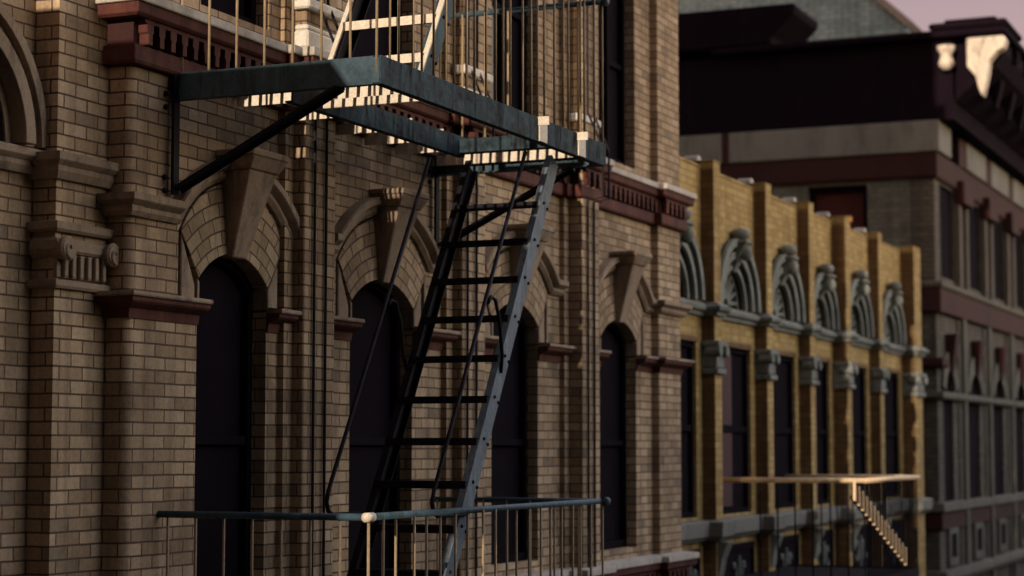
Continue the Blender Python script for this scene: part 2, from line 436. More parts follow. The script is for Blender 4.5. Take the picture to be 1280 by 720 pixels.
# impost course: red terracotta under a thin stone lip, broken by the openings
IMP = [(0, .745), (.012, .745), (.02, .80), (.085, .828), (.098, .84), (.10, .865), (0, .865)]
LIP = [(0, .8655), (.115, .8655), (.12, .875), (.115, .893), (0, .905)]
edges = []
xs = [(9.43, WIN[0][0]-.41), (WIN[0][0]+.41, WIN[1][0]-.49), (WIN[1][0]+.49, WIN[2][0]-.485), (WIN[2][0]+.485, WIN[3][0]-.49), (WIN[3][0]+.49, XEND)]
def plan_path(a, b):
    pts = [(a, YW)]
    for p, q in PIERS:
        if a < p and q < b: pts += [(p-.11, YW), (p-.11, YW-.045), (p, YW-.045), (p, YP), (q, YP), (q, YW-.045), (q+.1, YW-.045), (q+.1, YW)]
    if b >= XEND: pts += [(18.43, YW), (18.43, YW-.075), (XEND, YW-.075), (XEND, YW+.3)]
    else: pts.append((b, YW))
    return pts
def imp_path(a, b):           # the impost dies against the piers
    segs = []; cur = a
    for p, q in PIERS:
        if a < p and q < b: segs.append((cur, p)); cur = q
    segs.append((cur, b)); return segs
for a, b in xs:
    for s0, s1 in imp_path(a, b):
        p = [(s0, YW), (s1, YW)]
        if s0 == 9.43: p = [(9.43, 6.665)] + p
        if s1 >= XEND: p = [(s0, YW), (18.43, YW), (18.43, YW-.075), (XEND, YW-.075), (XEND, YW+.3)]
        t = MB().sweep_plan(p, IMP).build('impost_course', M['terra'], buff)
        MB().sweep_plan(p, LIP).build('stone_lip', M['stone'], t)

# red terracotta band with dentils and pale ledge, at two storeys
def band(dz):
    P = [(9.43, 6.70)] + plan_path(9.43, XEND)
    lower = [(0, 2.215), (.05, 2.215), (.06, 2.235), (.06, 2.325), (0, 2.325)]
    fr = [(0, 2.3255), (.02, 2.3255), (.02, 2.4795), (0, 2.4795)]
    upper = [(0, 2.48), (.10, 2.48), (.12, 2.495), (.125, 2.555), (0, 2.555)]
    ledge = [(0, 2.5555), (.14, 2.5555), (.145, 2.562), (.14, 2.615), (0, 2.63)]
    sh = lambda q: [(o, z+dz) for o, z in q]
    t = MB().sweep_plan(P, sh(upper)).build('terracotta_band', M['terra'], buff, bevel=.004)
    MB().sweep_plan(P, sh(lower)).build('lower_moulding', M['terra'], t, bevel=.004)
    MB().sweep_plan(P, sh(fr)).build('frieze', M['darkterra'], t)
    MB().sweep_plan(P, sh(ledge)).build('ledge', M['ledge'], t, bevel=.006)
    for (x0, y0), (x1, y1) in zip(P, P[1:]):
        if abs(y1-y0) > .001 or x1-x0 < .2: continue
        L = x1-x0; n = max(1, int(round(L/.125))); w = L/n
        lp = [(x1-.001, 2.4795+dz), (x0+.001, 2.4795+dz), (x0+.001, 2.455+dz)]
        for i in range(n):
            x = x0+(i+.5)*w
            lp += [(x-.034, 2.455+dz), (x-.034, 2.405+dz), (x-.022, 2.395+dz), (x-.022, 2.332+dz), (x+.022, 2.332+dz), (x+.022, 2.395+dz), (x+.034, 2.405+dz), (x+.034, 2.455+dz)]
        lp.append((x1-.001, 2.455+dz))
        MB().prism([lp], y0-.085, y0-.0195).build('dentil_row', M['terra'], t, bevel=.003)
band(0); band(-FLOOR)
# bases of the upper piers
for a, b in PIERS:
    m = MB(); m.box(a-.03, b+.03, YP-.03, YW-.05, 2.64, 2.76); m.box(a-.05, b+.05, YP-.05, YW-.05, 2.9, 2.97); m.box(a-.02, b+.02, YP-.02, YW-.05, 2.761, 2.80)
    m.build('pier_base', M['sunstone'], buff, bevel=.012)

# left pilaster mouldings, scroll capital and the blind arch
def pil_band(z, h, o, y0=6.66):
    return [(0, z), (o*.35, z), (o*.62, z+h*.3), (o*.6, z+h*.5), (o*.68, z+h*.53), (o*.95, z+h*.66), (o, z+h*.7), (o, z+h), (0, z+h*1.06)]
PP = [(8.95, 6.82), (8.95, 6.66), (9.43, 6.66)]
MB().sweep_plan([(5.25, 6.82), (8.945, 6.82)], pil_band(1.52, .135, .085)).build('impost_moulding', M['stone'], buff)
MB().sweep_plan(PP, pil_band(1.495, .145, .085)).build('pilaster_moulding', M['stone'], buff)
cap = MB().sweep_plan(PP, [(0, 1.20), (.035, 1.20), (.05, 1.215), (.05, 1.255), (0, 1.265)]).build('pilaster_capital', M['stone'], buff)
MB().sweep_plan(PP, [(0, .885), (.03, .885), (.04, .90), (.04, .93), (0, .94)]).build('necking', M['stone'], cap)
v = MB()
v.sweep_plan([(8.95, 6.80), (8.95, 6.66), (9.42, 6.66)], [(0, 1.085), (.03, 1.085), (.045, 1.10), (.045, 1.15), (.02, 1.17), (0, 1.17)])
v.build('volute_bar', M['stone'], cap)
for vx in (8.97, 9.40):
    vv = MB(); pts = []
    vv.tube([(vx, 6.57, 1.105), (vx, 6.585, 1.105), (vx, 6.62, 1.105), (vx, 6.7, 1.105), (vx, 6.8, 1.105)], [.058, .07, .062, .05, .066], 20)
    sp = [(vx+.012*t*math.cos(t*1.05), 6.568, 1.105+.012*t*math.sin(t*1.05)) for t in [0.3+i*.25 for i in range(18)]]
    vv.tube(sp, .008, 6)
    vv.build('volute', M['stone'], cap, smooth=False)
fl = MB(); fl.box(8.945, 9.41, 6.64, 6.67, .945, 1.08)
for i in range(6): fl.box(8.985+i*.072, 9.015+i*.072, 6.615, 6.639, .95, 1.078)
fl.build('fluting', M['stone'], cap, bevel=.004)
# blind arch
ba = MB()
for r0, r1, out in ((.85, .79, .09), (.785, .69, .045), (.685, .60, .13), (.595, .545, .03)):
    ba.prism([arc(8.12, 1.67, r0, 0, 180, 36) + arc(8.12, 1.67, r1, 180, 0, 36)], 6.82-out, 6.83)
ba.build('blind_arch', M['stone'], buff, bevel=.01)
MB().prism([arc(8.12, 1.665, .56, 0, 180, 30)], 6.805, 6.825).build('tympanum', M['darkcornice'], buff)

# ------------------------------------------------------------------ cables on the piers
cable_lab = ['left of the two dark cables down the pier between first and second window', 'right of the two dark cables down the pier between first and second window',
             'left of the two dark cables down the pier behind the stairs', 'right of the two dark cables down the pier behind the stairs',
             'left of the two dark cables down the pier left of the fourth window', 'right of the two dark cables down the pier left of the fourth window']
c0 = None
for i, x in enumerate((11.335, 11.49, 13.75, 13.915, 16.2, 16.35)):
    if c0 is None:
        c0 = MB().tube([(x, YP-.016, GROUND+.01), (x, YP-.016, -3), (x+.004, YP-.016, 2.2), (x+.004, YP-.16, 2.22), (x+.004, YP-.16, 2.66), (x, YP-.02, 2.99), (x, YP-.016, 8.8)], .011, 6).build('cable', M['darksteel'], origin=(x, YP, GROUND))
        o = c0
    else:
        o = c0.copy(); COL.objects.link(o); o.location.x = x; o.location.y -= .045 if x > 16 else 0
    tag(o, cable_lab[i], 'cable', 'dark cables running down the brick piers')

# ------------------------------------------------------------------ fire escape on the buff building
def balcony(root, x0, x1, yw, yo, zt, front_sp=.185, deck=True, hatch=None):
    """platform with its top at zt and a rail 1.07 above; yw wall, yo outer edge"""
    pf = MB()
    h = .165
    def chan_x(y, a, b, out):    # channel along x, web at y, flanges inward
        pf.box(a, b, y-.006, y+.006, zt-h, zt)
        pf.box(a, b, min(y, y+out*.05)+.0065*(out > 0), max(y, y+out*.05)-.0065*(out < 0), zt-.010, zt-.001)
        pf.box(a, b, min(y, y+out*.05)+.0065*(out > 0), max(y, y+out*.05)-.0065*(out < 0), zt-h+.001, zt-h+.010)
    def chan_y(x, a, b, out):
        pf.box(x-.006, x+.006, a, b, zt-h, zt-.0005)
        pf.box(min(x, x+out*.05)+.0065*(out > 0), max(x, x+out*.05)-.0065*(out < 0), a, b, zt-.0105, zt-.0015)
        pf.box(min(x, x+out*.05)+.0065*(out > 0), max(x, x+out*.05)-.0065*(out < 0), a, b, zt-h+.0015, zt-h+.0105)
    chan_x(yo, x0-.006, x1+.006, 1)
    pf.build('front_channel', M['frontsteel'], root, bevel=.002); pf = MB()
    chan_y(x0, yo+.0065, yw+.02, 1); pf.build('side_channel', M['steel'], root, bevel=.002)
    pf = MB(); chan_y(x1, yo+.0065, yw+.02, -1); pf.build('side_channel', M['steel'], root, bevel=.002)
    m2 = MB()
    m2.box(x0+.3, x1-.85, 5.845, 5.857, zt-.17, zt-.03); m2.box(x0+.3, x1-.85, 5.857, 5.90, zt-.17, zt-.158)
    m2.box(x1-.94, x1-.845, yo+.0065, 5.85, zt-.15, zt-.05)
    m2.build('inner_channel', M['frontsteel'], root, bevel=.002)
    for x in (x0+.70, x0+1.30, x0+1.93, x0+2.42, x0+2.90, x1-.06):
        ya = 5.86 if hatch and hatch[0] < x < hatch[1] else yo+.02
        MB().box(x, x+.010, ya, yw-.02, zt-.092, zt-.0125).build('cross_bar', M['sunsteel'], root)
    MB().box(x0+.66, x0+.669, yo+.02, 5.84, zt-.155, zt-.099).build('cross_bar', M['sunsteel'], root)
    y = yo+.05; k = 0
    sl = MB()
    while y < yw-.02:
        if hatch and hatch[2] < y < hatch[3]:
            sl.box(x0+.007, hatch[0], y-.012, y+.012, zt-.012, zt-.0025)
            sl.box(hatch[1], x1-.007, y-.012, y+.012, zt-.012, zt-.0025)
        else:
            sl.box(x0+.007, x1-.007, y-.012, y+.012, zt-.012, zt-.0025)
        y += .077
    sl.build('deck_grating', M['darksteel'], root)
    # rail
    zr = zt+1.07
    for pts, nm in (([(x0, yw+.02, zr), (x0, yo, zr)], 'top_rail'), ([(x0-.03, yo+.03, zr+.001), (x1+.03, yo+.03, zr+.001)], 'top_rail'), ([(x1, yo, zr), (x1, yw+.02, zr)], 'top_rail')):
        MB().tube(pts, .021, 10).build(nm, M['steel'], root, smooth=True)
    k = MB(); k.tube([(x0-.035, yo+.02, zr), (x0+.05, yo+.02, zr)], .027, 10); k.build('rail_fitting', M['sunsteel'], root, smooth=True)
    k = MB(); k.tube([(x1-.035, yo, zr), (x1+.035, yo, zr)], .03, 10); k.build('rail_fitting', M['steel'], root, smooth=True)
    n = int((x1-x0)/front_sp)
    first = None
    def rod(x, y):
        nonlocal first
        if first is None:
            first = MB().tube([(x, y, zt-.1), (x, y, zr)], .009, 6).build('baluster', M['baluster'], root, origin=(x, y, zt), smooth=True)
        else:
            o = first.copy(); COL.objects.link(o); o.parent = root; o.location = Vector((x, y, zt)) - root.location
    for i in range(n+1): rod(x0 + (x1-x0)*i/n, yo+.032+random.uniform(-.018, .018))
    m = int((yw-yo)/.19)
    for i in range(1, m+1):
        rod(x0+.0145, yo+.0145+i*.19)
        rod(x1-.0145, yo+.0145+i*.19)

FX0, FX1, FYO, FYW = 9.85, 13.45, 5.10, 6.5
fe = thing('fire_escape', 'blue-grey iron fire escape with two railed platforms and steep stairs on the buff brick front', 'fire escape', loc=(11.6, 6.4, -1.47))
UZ = 2.235; LZ = UZ-FLOOR-.02
balcony(fe, FX0, FX1, FYW, FYO, UZ, front_sp=.15, hatch=(11.0, 13.05, 5.22, 5.85))
balcony(fe, FX0-.08, FX1-.02, FYW, FYO, LZ, hatch=(11.6, 13.05, 5.22, 5.85))

def stairs(root, xt, zt, zb, yo, yi, handrail=True, first_tread=.3, mo='stringer', lip='darksteel'):
    """outer stringer at yo, inner at yi; the top end at (xt, zt)"""
    slope = 1.63
    xb = xt-(zt-zb)/slope
    d = Vector((xt-xb, 0, zt-zb)).normalized(); n = Vector((d.z, 0, -d.x))
    for y, s, mt in ((yo, 1, M[mo]), (yi, -1, M['darksteel'])):
        m = MB()
        a, b = Vector((xb, y, zb)), Vector((xt, y, zt))
        w = n*.085
        def plate(p, q, off0, off1, y0, y1):
            m.hexa([p+n*off0+Vector((0, y0, 0)), p+n*off1+Vector((0, y0, 0)), p+n*off1+Vector((0, y1, 0)), p+n*off0+Vector((0, y1, 0))],
                   [q+n*off0+Vector((0, y0, 0)), q+n*off1+Vector((0, y0, 0)), q+n*off1+Vector((0, y1, 0)), q+n*off0+Vector((0, y1, 0))])
        plate(a, b, -.068, .068, -.006, .006)
        fs = (.0065, .045) if s > 0 else (-.045, -.0065)
        plate(a, b, -.068, -.058, *fs); plate(a, b, .058, .068, *fs)
        st = m.build('stringer', mt, root, bevel=.002)
        if lip != 'darksteel':
            e = MB(); m = e
            plate(a, b, -.080, -.0685, -.018, .018); e.build('sunlit_flange_edge', M[lip], st)  # bright strip added as the sunlit edge of the flange
        bo = MB(); z = zt-first_tread
        while z > zb+.05:
            x = xt-(zt-z)/slope
            for dd in (-.035, .035):
                bo.ball((x+n.x*dd+.01, y-s*.008, z+n.z*dd-.02), .012, 1, 6)
            z -= .278
        bo.build('rivets', M['darksteel'], st)
    z = zt-first_tread
    while z > zb+.05:
        x = xt-(zt-z)/slope
        t = MB()
        t.box(x-.10, x+.10, yo+.008, yi-.008, z-.006, z)
        t.box(x-.108, x-.1005, yo+.008, yi-.008, z-.045, z+.003)
        for k in range(3): t.box(x-.09+k*.062, x-.06+k*.062, yo+.01, yi-.01, z+.0005, z+.004)
        tr = t.build('tread', M['darksteel'], root)
        if lip != 'darksteel': MB().box(x-.116, x-.1085, yo+.010, yi-.010, z-.052, z+.004).build('sunlit_nosing', M[lip], tr)  # bright strip painting sunlight on the tread front
        z -= .278
    if handrail:
        for y in (yo-.03, yi+.03):
            off = -.565
            top = Vector((xt-.04+off, y, zt-.02)); lowz = -.27
            low = Vector((xt-(zt-lowz)/slope+off-.05, y, lowz))
            pts = [top, low]
            ex = xt-(zt-lowz)/slope
            c = low
            pts += [(c.x-.02, y, c.z-.07), (c.x, y, c.z-.125), (c.x+.06, y, c.z-.15), (c.x+.15, y, c.z-.15), (ex-.1, y+(.02 if y < 5.5 else -.02), c.z-.15)]
            MB().tube(pts, .014, 8).build('handrail', M['darksteel'], root, smooth=True)
            mz = .95; mx = xt-(zt-mz)/slope+off+.01
            sx = xt-(zt-.55)/slope
            MB().tube([(mx, y, mz), (mx+.05, y, mz+.045), (mx+.12, y, mz+.03), (mx+.19, y, mz-.1), (mx+.235, y, .62), (sx-.05, y+(.02 if y < 5.5 else -.02), .5)], .013, 8).build('handrail_brace', M['darksteel'], root, smooth=True)
stairs(fe, 12.98, 2.06, LZ, 5.31, 5.985, first_tread=.33)
stairs(fe, 12.95, 2.235+FLOOR, 2.24, 5.24, 5.91, handrail=False, first_tread=.153, mo='steel', lip='sunsteel')
# wall bars and braces under the platform
for x in (FX0-.02, FX1-.03):
    m = MB(); m.box(x-.03, x+.03, FYW-.05, FYW-.03, 1.5, UZ+.02)
    m.bar((x, FYW-.06, 1.53), (x, FYO+.25, UZ-.17), .012, .12, up=(1, 0, 0))
    m.bar((x+.03, FYW-.06, 1.53), (x+.03, FYO+.25, UZ-.17), .05, .010, up=(1, 0, 0))
    b = m.build('bracket', M['darksteel'], fe)
    bo = MB()
    for z in (1.52, 1.6, 2.02, 2.1): bo.ball((x-.06, FYW-.01, z), .018, 1, 8)
    bo.build('wall_bolts', M['darksteel'], b)
# small clip plates bolted on the front channel
for x in (12.16, 12.88):
    m = MB(); m.box(x, x+.008, FYO-.085, FYO+.12, UZ-.055, UZ+.003); m.box(x+.0085, x+.14, FYO-.016, FYO-.0065, UZ-.16, UZ-.02)
    m.build('clip_plate', M['sunsteel'], fe)

# ------------------------------------------------------------------ yellow brick building
yb = thing('yellow_brick_building', 'long yellow brick building with grey shell arches and stepped piers beyond the buff front', 'building', loc=(25, 6.9, GROUND))
YY = 6.62; YYP = 6.47
YPIER = [20.40, 22.43, 24.39, 26.12, 28.27, 30.43]
YX0, YX1 = 19.12, 31.3
def ywin(i):
    a = YPIER[i]+.24 if i >= 0 else YX0
    b = YPIER[i+1]
    return a, b
YTOP = 3.06
loops = [[(YX0, GROUND), (YX1, GROUND), (YX1, YTOP), (YX0, YTOP)]]
bays_y = []
for i in range(-1, 5):
    a, b = ywin(i)
    if i < 0: a = 18.4
    bays_y.append((a, b))
wins_y = []
for a, b in bays_y:
    c = (a+b)/2
    w0, w1 = max(c-.60, a+.17), b-.20
    if w0 < YX0: w0 = YX0+.3
    wins_y.append((w0, w1))
    loops.append([(w0, -.74), (w1, -.74), (w1, 1.14), (w0, 1.14)])
for a, b in bays_y:
    rr = min(.80, (b-a)/2-.02); c = (a+b)/2
    if c-rr > YX0: loops.append(arc(c, 1.586, rr*.93, 0, 180, 30))
    else: loops.append([(YX0+.01, 1.586)] + [q for q in arc(c, 1.586, rr*.93, 0, 180, 30) if q[0] > YX0+.02])
MB().prism(loops, YY, YY+.35).build('wall', M['yellow'], yb)
MB().box(YX1-.35, YX1-.003, YY+.36, 13, GROUND, YTOP-.05).build('side_wall', M['yellow'], yb)
MB().box(YX0, YX1-.36, YY+.36, 13, YTOP-.5, YTOP-.4).build('roof', M['roof'], yb)
for w0, w1 in wins_y:
    f = MB().prism([[(w0-.02, -.76), (w1+.02, -.76), (w1+.02, 1.16), (w0-.02, 1.16)], [(w0+.05, -.68), (w1-.05, -.68), (w1-.05, 1.08), (w0+.05, 1.08)]], YY+.035, YY+.12).build('window', M['sash'], yb, bevel=.005)
    MB().box(w0+.03, w1-.03, YY+.08, YY+.095, -.7, 1.1).build('pane', M['void'], f)
    MB().box(w0+.05, w1-.05, YY+.045, YY+.075, .18, .25).build('sash_bar', M['sash'], f)
    MB().box(w0-.03, w1+.03, YY-.015, YY+.1, 1.141, 1.2).build('lintel', M['yellowside'], yb)
w0, w1 = wins_y[1]
MB().box(w0+.06, w0+.72, YY+.055, YY+.075, .26, 1.07).build('curtain', M['room'], yb)
MB().box(w0+.06, w0+.72, YY+.055, YY+.075, -.66, .17).build('curtain', M['room'], yb)
for i, x in enumerate(YPIER):
    wd = .24 if i < 5 else .5
    yp = YYP - (.05 if i == 3 else .06 if i == 5 else 0)
    p = MB().box(x, x+wd, yp, YY+.02, GROUND, YTOP+.06).build('pier', M['yellow'], yb, bevel=.006)
    MB().box(x-.006, x+.002, yp+.004, YY-.002, GROUND, YTOP-.02).build('pier_flank', M['yellowside'], p)  # thin plate carrying the side's shade in its colour
    # capital on the pier below the string course
    c = MB(); c.box(x-.035, x+wd+.035, yp-.045, YY-.002, .80, .86); c.box(x-.02, x+wd+.02, yp-.025, YY-.002, .87, 1.10); c.box(x-.05, x+wd+.05, yp-.06, YY-.002, 1.101, 1.16)
    for s in (x, x+wd): c.tube([(s, yp-.075, 1.05), (s, yp+.1, 1.05)], .062, 12)
    c.build('capital', M['ornament'], yb, bevel=.008)
    MB().box(x-.004, x+wd+.004, yp-.004, YY+.1, YTOP+.061, YTOP+.085).build('pier_cap', M['yellow'], yb, bevel=.006)
    # bracket below the sill course
    if i == 5: continue
    b = MB().prism([[(yp-.13, -1.01), (YY, -1.01), (YY, -1.45), (yp-.02, -1.38), (yp-.05, -1.2)]], x+.03, x+wd-.03, axis='x')
    b.build('sill_bracket', M['ornament'], yb, bevel=.01)
# string and sill courses step round the piers
def ypath(y0, y1=YX1):
    pts = [(YX0, YY)]
    for i, x in enumerate(YPIER):
        wd = .24 if i < 5 else .5
        yp = YYP - (.05 if i == 3 else .06 if i == 5 else 0)
        pts += [(x-.006, YY), (x-.006, yp), (x+wd, yp), (x+wd, YY)]
    pts.append((y1, YY))
    return pts
MB().sweep_plan(ypath(YY), [(0, 1.43), (.04, 1.43), (.05, 1.47), (.09, 1.49), (.10, 1.53), (.06, 1.55), (.05, 1.57), (0, 1.58)]).build('string_course', M['ornament'], yb, bevel=.004)
MB().sweep_plan(ypath(YY), [(0, -1.0), (.05, -1.0), (.07, -.97), (.10, -.95), (.11, -.79), (0, -.77)]).build('sill_course', M['greystone'], yb, bevel=.006)
MB().box(YX0, YX1, YY-.008, YY+.38, YTOP+.001, YTOP+.03).build('coping', M['yellow'], yb, bevel=.006)
# shell arches
for bi, (a, b) in enumerate(bays_y):
    c = (a+b)/2; z0 = 1.585
    rr = min(.80, (b-a)/2-.02)
    sh = None
    for r0, r1, y_0 in ((1.0, .89, -.11), (.815, .71, -.075), (.63, .555, -.03)):
        o = MB().prism([arc(c, z0, rr*r0, 0, 180, 32) + arc(c, z0, rr*r1, 180, 0, 32)], YY+y_0, YY+y_0+.05).build('arch_ring' if sh else 'shell_arch', M['ornament'], sh or yb, bevel=.012)
        sh = sh or o
        MB().prism([arc(c, z0, rr*min(r0-.012, .925), 0, 180, 32) + arc(c, z0, rr*(r1+.012), 180, 0, 32)], YY+y_0+.0505, YY+.13).build('ring_reveal', M['shadestone'], sh)  # dark body paints the shade between the rings
    MB().prism([arc(c, z0-.002, rr*.95, 0, 180, 30)], YY+.12, YY+.34).build('niche_back', M['shadestone'], sh)
    f = MB(); f.prism([arc(c, z0, rr*.60, 0, 180, 24) + arc(c, z0, rr*.50, 180, 0, 24)], YY+.06, YY+.119)
    for k in range(9):
        t = R(10+k*20)
        f.bar((c+.08*math.cos(t), YY+.10, z0+.06+.06*math.sin(t)), (c+rr*.50*math.cos(t), YY+.08, z0+.02+rr*.48*math.sin(t)), .045, .05, up=(0, 1, 0))
    f.build('shell_fan', M['ornament'], sh, bevel=.006)
    k = MB()
    kb = z0+rr*.52; kt = z0+rr*1.04
    k.hexa([(c-.06, YY-.03, kb), (c+.06, YY-.03, kb), (c+.06, YY+.15, kb), (c-.06, YY+.15, kb)], [(c-.10, YY-.20, kt-.10), (c+.10, YY-.20, kt-.10), (c+.10, YY+.15, kt-.10), (c-.10, YY+.15, kt-.10)])
    k.box(c-.13, c+.13, YY-.22, YY+.0, kt-.099, kt-.06)
    k.ball((c, YY-.17, kt-.20), .075, 1.25, 12)
    k.build('scroll_keystone', M['ornament'], sh, bevel=.01)
    k2 = MB(); k2.tube([(c, YY-.11, kt-.059), (c, YY-.11, kt-.02), (c, YY-.11, kt+.03), (c, YY-.11, kt+.07), (c, YY-.11, kt+.09)], [.05, .10, .115, .085, .015], 14)
    k2.build('boss', M['ornament'], sh, smooth=True)
    # carved panel below the sill
    w0, w1 = wins_y[bi]
    p = MB().prism([[(w0+.1, -1.85), (w1, -1.85), (w1, -1.08), (w0+.1, -1.08)], [(w0+.17, -1.78), (w1-.07, -1.78), (w1-.07, -1.15), (w0+.17, -1.15)]], YY-.03, YY+.01).build('carved_panel', M['darkcornice'], yb)
    q = MB(); q.box(w0+.171, w1-.071, YY-.008, YY+.006, -1.779, -1.151)
    q.build('panel_back', M['darkcornice'], p)
    q = MB()
    cw = (w0+w1+.1)/2
    for s in (-1, 1):
        sp = [(cw+s*(.20+.10*t*math.cos(4*t)), YY-.02, -1.45+.16*t*math.sin(4*t)+.08) for t in [i*.12 for i in range(1, 13)]]
        q.tube(sp, .022, 6)
    q.tube([(cw, YY-.02, -1.72), (cw, YY-.02, -1.22)], .028, 6)
    q.build('panel_scroll', M['ornament'], p)
    # scroll stones seated on the coping behind the parapet
    if bi >= 1:
        s = MB(); xs_ = a+.05
        s.tube([(xs_, YY+.1, YTOP+.11), (xs_, YY+.28, YTOP+.11)], .075, 12)
        s.box(xs_+.03, xs_+.32, YY+.11, YY+.27, YTOP+.052, YTOP+.10)
        s.tube([(xs_+.30, YY+.1, YTOP+.09), (xs_+.30, YY+.28, YTOP+.09)], .045, 12)
        s.build('coping_scroll', M['ledge'], yb, bevel=.01)

cp = MB().tube([(28.05, YY+.3, YTOP+.05), (28.05, YY+.3, YTOP+.22), (28.05, YY+.3, YTOP+.23), (28.05, YY+.3, YTOP+.30)], [.10, .085, .125, .12], 14).build('vent_pot', M['clay'], None, origin=(28.05, YY+.3, YTOP+.05), smooth=False)
tag(cp, 'small orange clay vent pot standing on the yellow parapet', 'vent pot')

# its fire escape
fe2 = thing('fire_escape', 'small dark fire escape landing with sunlit rail in front of the yellow brick wall', 'fire escape', loc=(22.5, 6.5, -1.45))
def far_balcony(root, x0, x1, yw, yo, zt):
    zr = zt+1.07
    m = MB(); m.box(x0, x1, yo-.006, yo+.006, zt-.16, zt); m.box(x0-.006, x0+.006, yo+.007, yw, zt-.16, zt-.001); m.box(x1-.006, x1+.006, yo+.007, yw, zt-.16, zt-.001)
    m.box(x0+.01, x1-.01, yo+.01, yw-.01, zt-.045, zt-.02)
    m.build('platform', M['darksteel'], root)
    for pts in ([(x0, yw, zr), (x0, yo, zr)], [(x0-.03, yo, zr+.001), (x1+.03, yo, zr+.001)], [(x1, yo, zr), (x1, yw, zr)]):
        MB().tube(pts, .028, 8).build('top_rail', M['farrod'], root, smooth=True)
    first = None
    spots = [(x0+(x1-x0)*i/18, yo+.015) for i in range(19)] + [(x0+.015, yo+.2+.195*i) for i in range(6)] + [(x1-.015, yo+.2+.195*i) for i in range(6)]
    for x, y in spots:
        if first is None:
            first = MB().tube([(x, y, zt-.1), (x, y, zr)], .010, 6).build('baluster', M['darksteel'], root, origin=(x, y, zt))  # rods kept dark so the bright band stands out
        else:
            o = first.copy(); COL.objects.link(o); o.parent = root; o.location = Vector((x, y, zt)) - root.location
    for x in (x0+.1, x1-.1):
        MB().bar((x, yw-.01, zt-.8), (x, yo+.2, zt-.16), .04, .05).build('bracket', M['darksteel'], root)
def sun_band(root, xa, za, xb, zb, y):  # bright rods painting a slanting band of sunlight, no real stair
    """added row of bright rods standing in for sunlight slanting across the balusters"""
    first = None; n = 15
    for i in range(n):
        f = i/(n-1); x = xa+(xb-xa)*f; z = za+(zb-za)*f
        if first is None: first = MB().box(x-.014, x+.014, y-.014, y+.014, z-.10, z+.10).build('sun_band_rod', M['farrod'], root, origin=(x, y, z), bevel=.003)
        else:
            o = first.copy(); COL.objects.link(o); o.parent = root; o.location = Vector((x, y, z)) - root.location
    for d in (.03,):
        MB().bar((xa-.05, y+d, za-.06), (xb+.1, y+d, zb-.13), .015, .03).build('sun_band_bar', M['darksteel'], root)
sun_band(fe2, 20.0, -.44, 22.35, -1.22, 4.86)
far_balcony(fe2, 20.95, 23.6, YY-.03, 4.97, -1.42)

# ------------------------------------------------------------------ grey corner building
gb = thing('corner_building', 'grey brick corner building with heavy dark cornice and pale stone frieze behind the yellow one', 'building', loc=(45, 8, GROUND))
GX, GY = 32.3, 6.45
GXE = 75
# flank (faces the viewer)
fl_loops = [[(GY+.401, GROUND), (20, GROUND), (20, 4.45), (GY+.401, 4.45)], [(7.56, 1.2), (8.59, 1.2), (8.59, 4.4), (7.56, 4.4)], [(10.4, 1.2), (11.4, 1.2), (11.4, 4.4), (10.4, 4.4)]]
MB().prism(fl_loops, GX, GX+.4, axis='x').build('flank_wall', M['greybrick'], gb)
for a, b in ((7.56, 8.59), (10.4, 11.4)):
    f = MB().prism([[(a-.02, 1.18), (b+.02, 1.18), (b+.02, 4.42), (a-.02, 4.42)], [(a+.1, 1.3), (b-.1, 1.3), (b-.1, 4.3), (a+.1, 4.3)]], GX+.12, GX+.25, axis='x').build('window', M['sash'], gb)
    MB().box(GX+.18, GX+.2, a+.05, b-.05, 1.25, 4.35).build('shutter', M['rusted'], f)
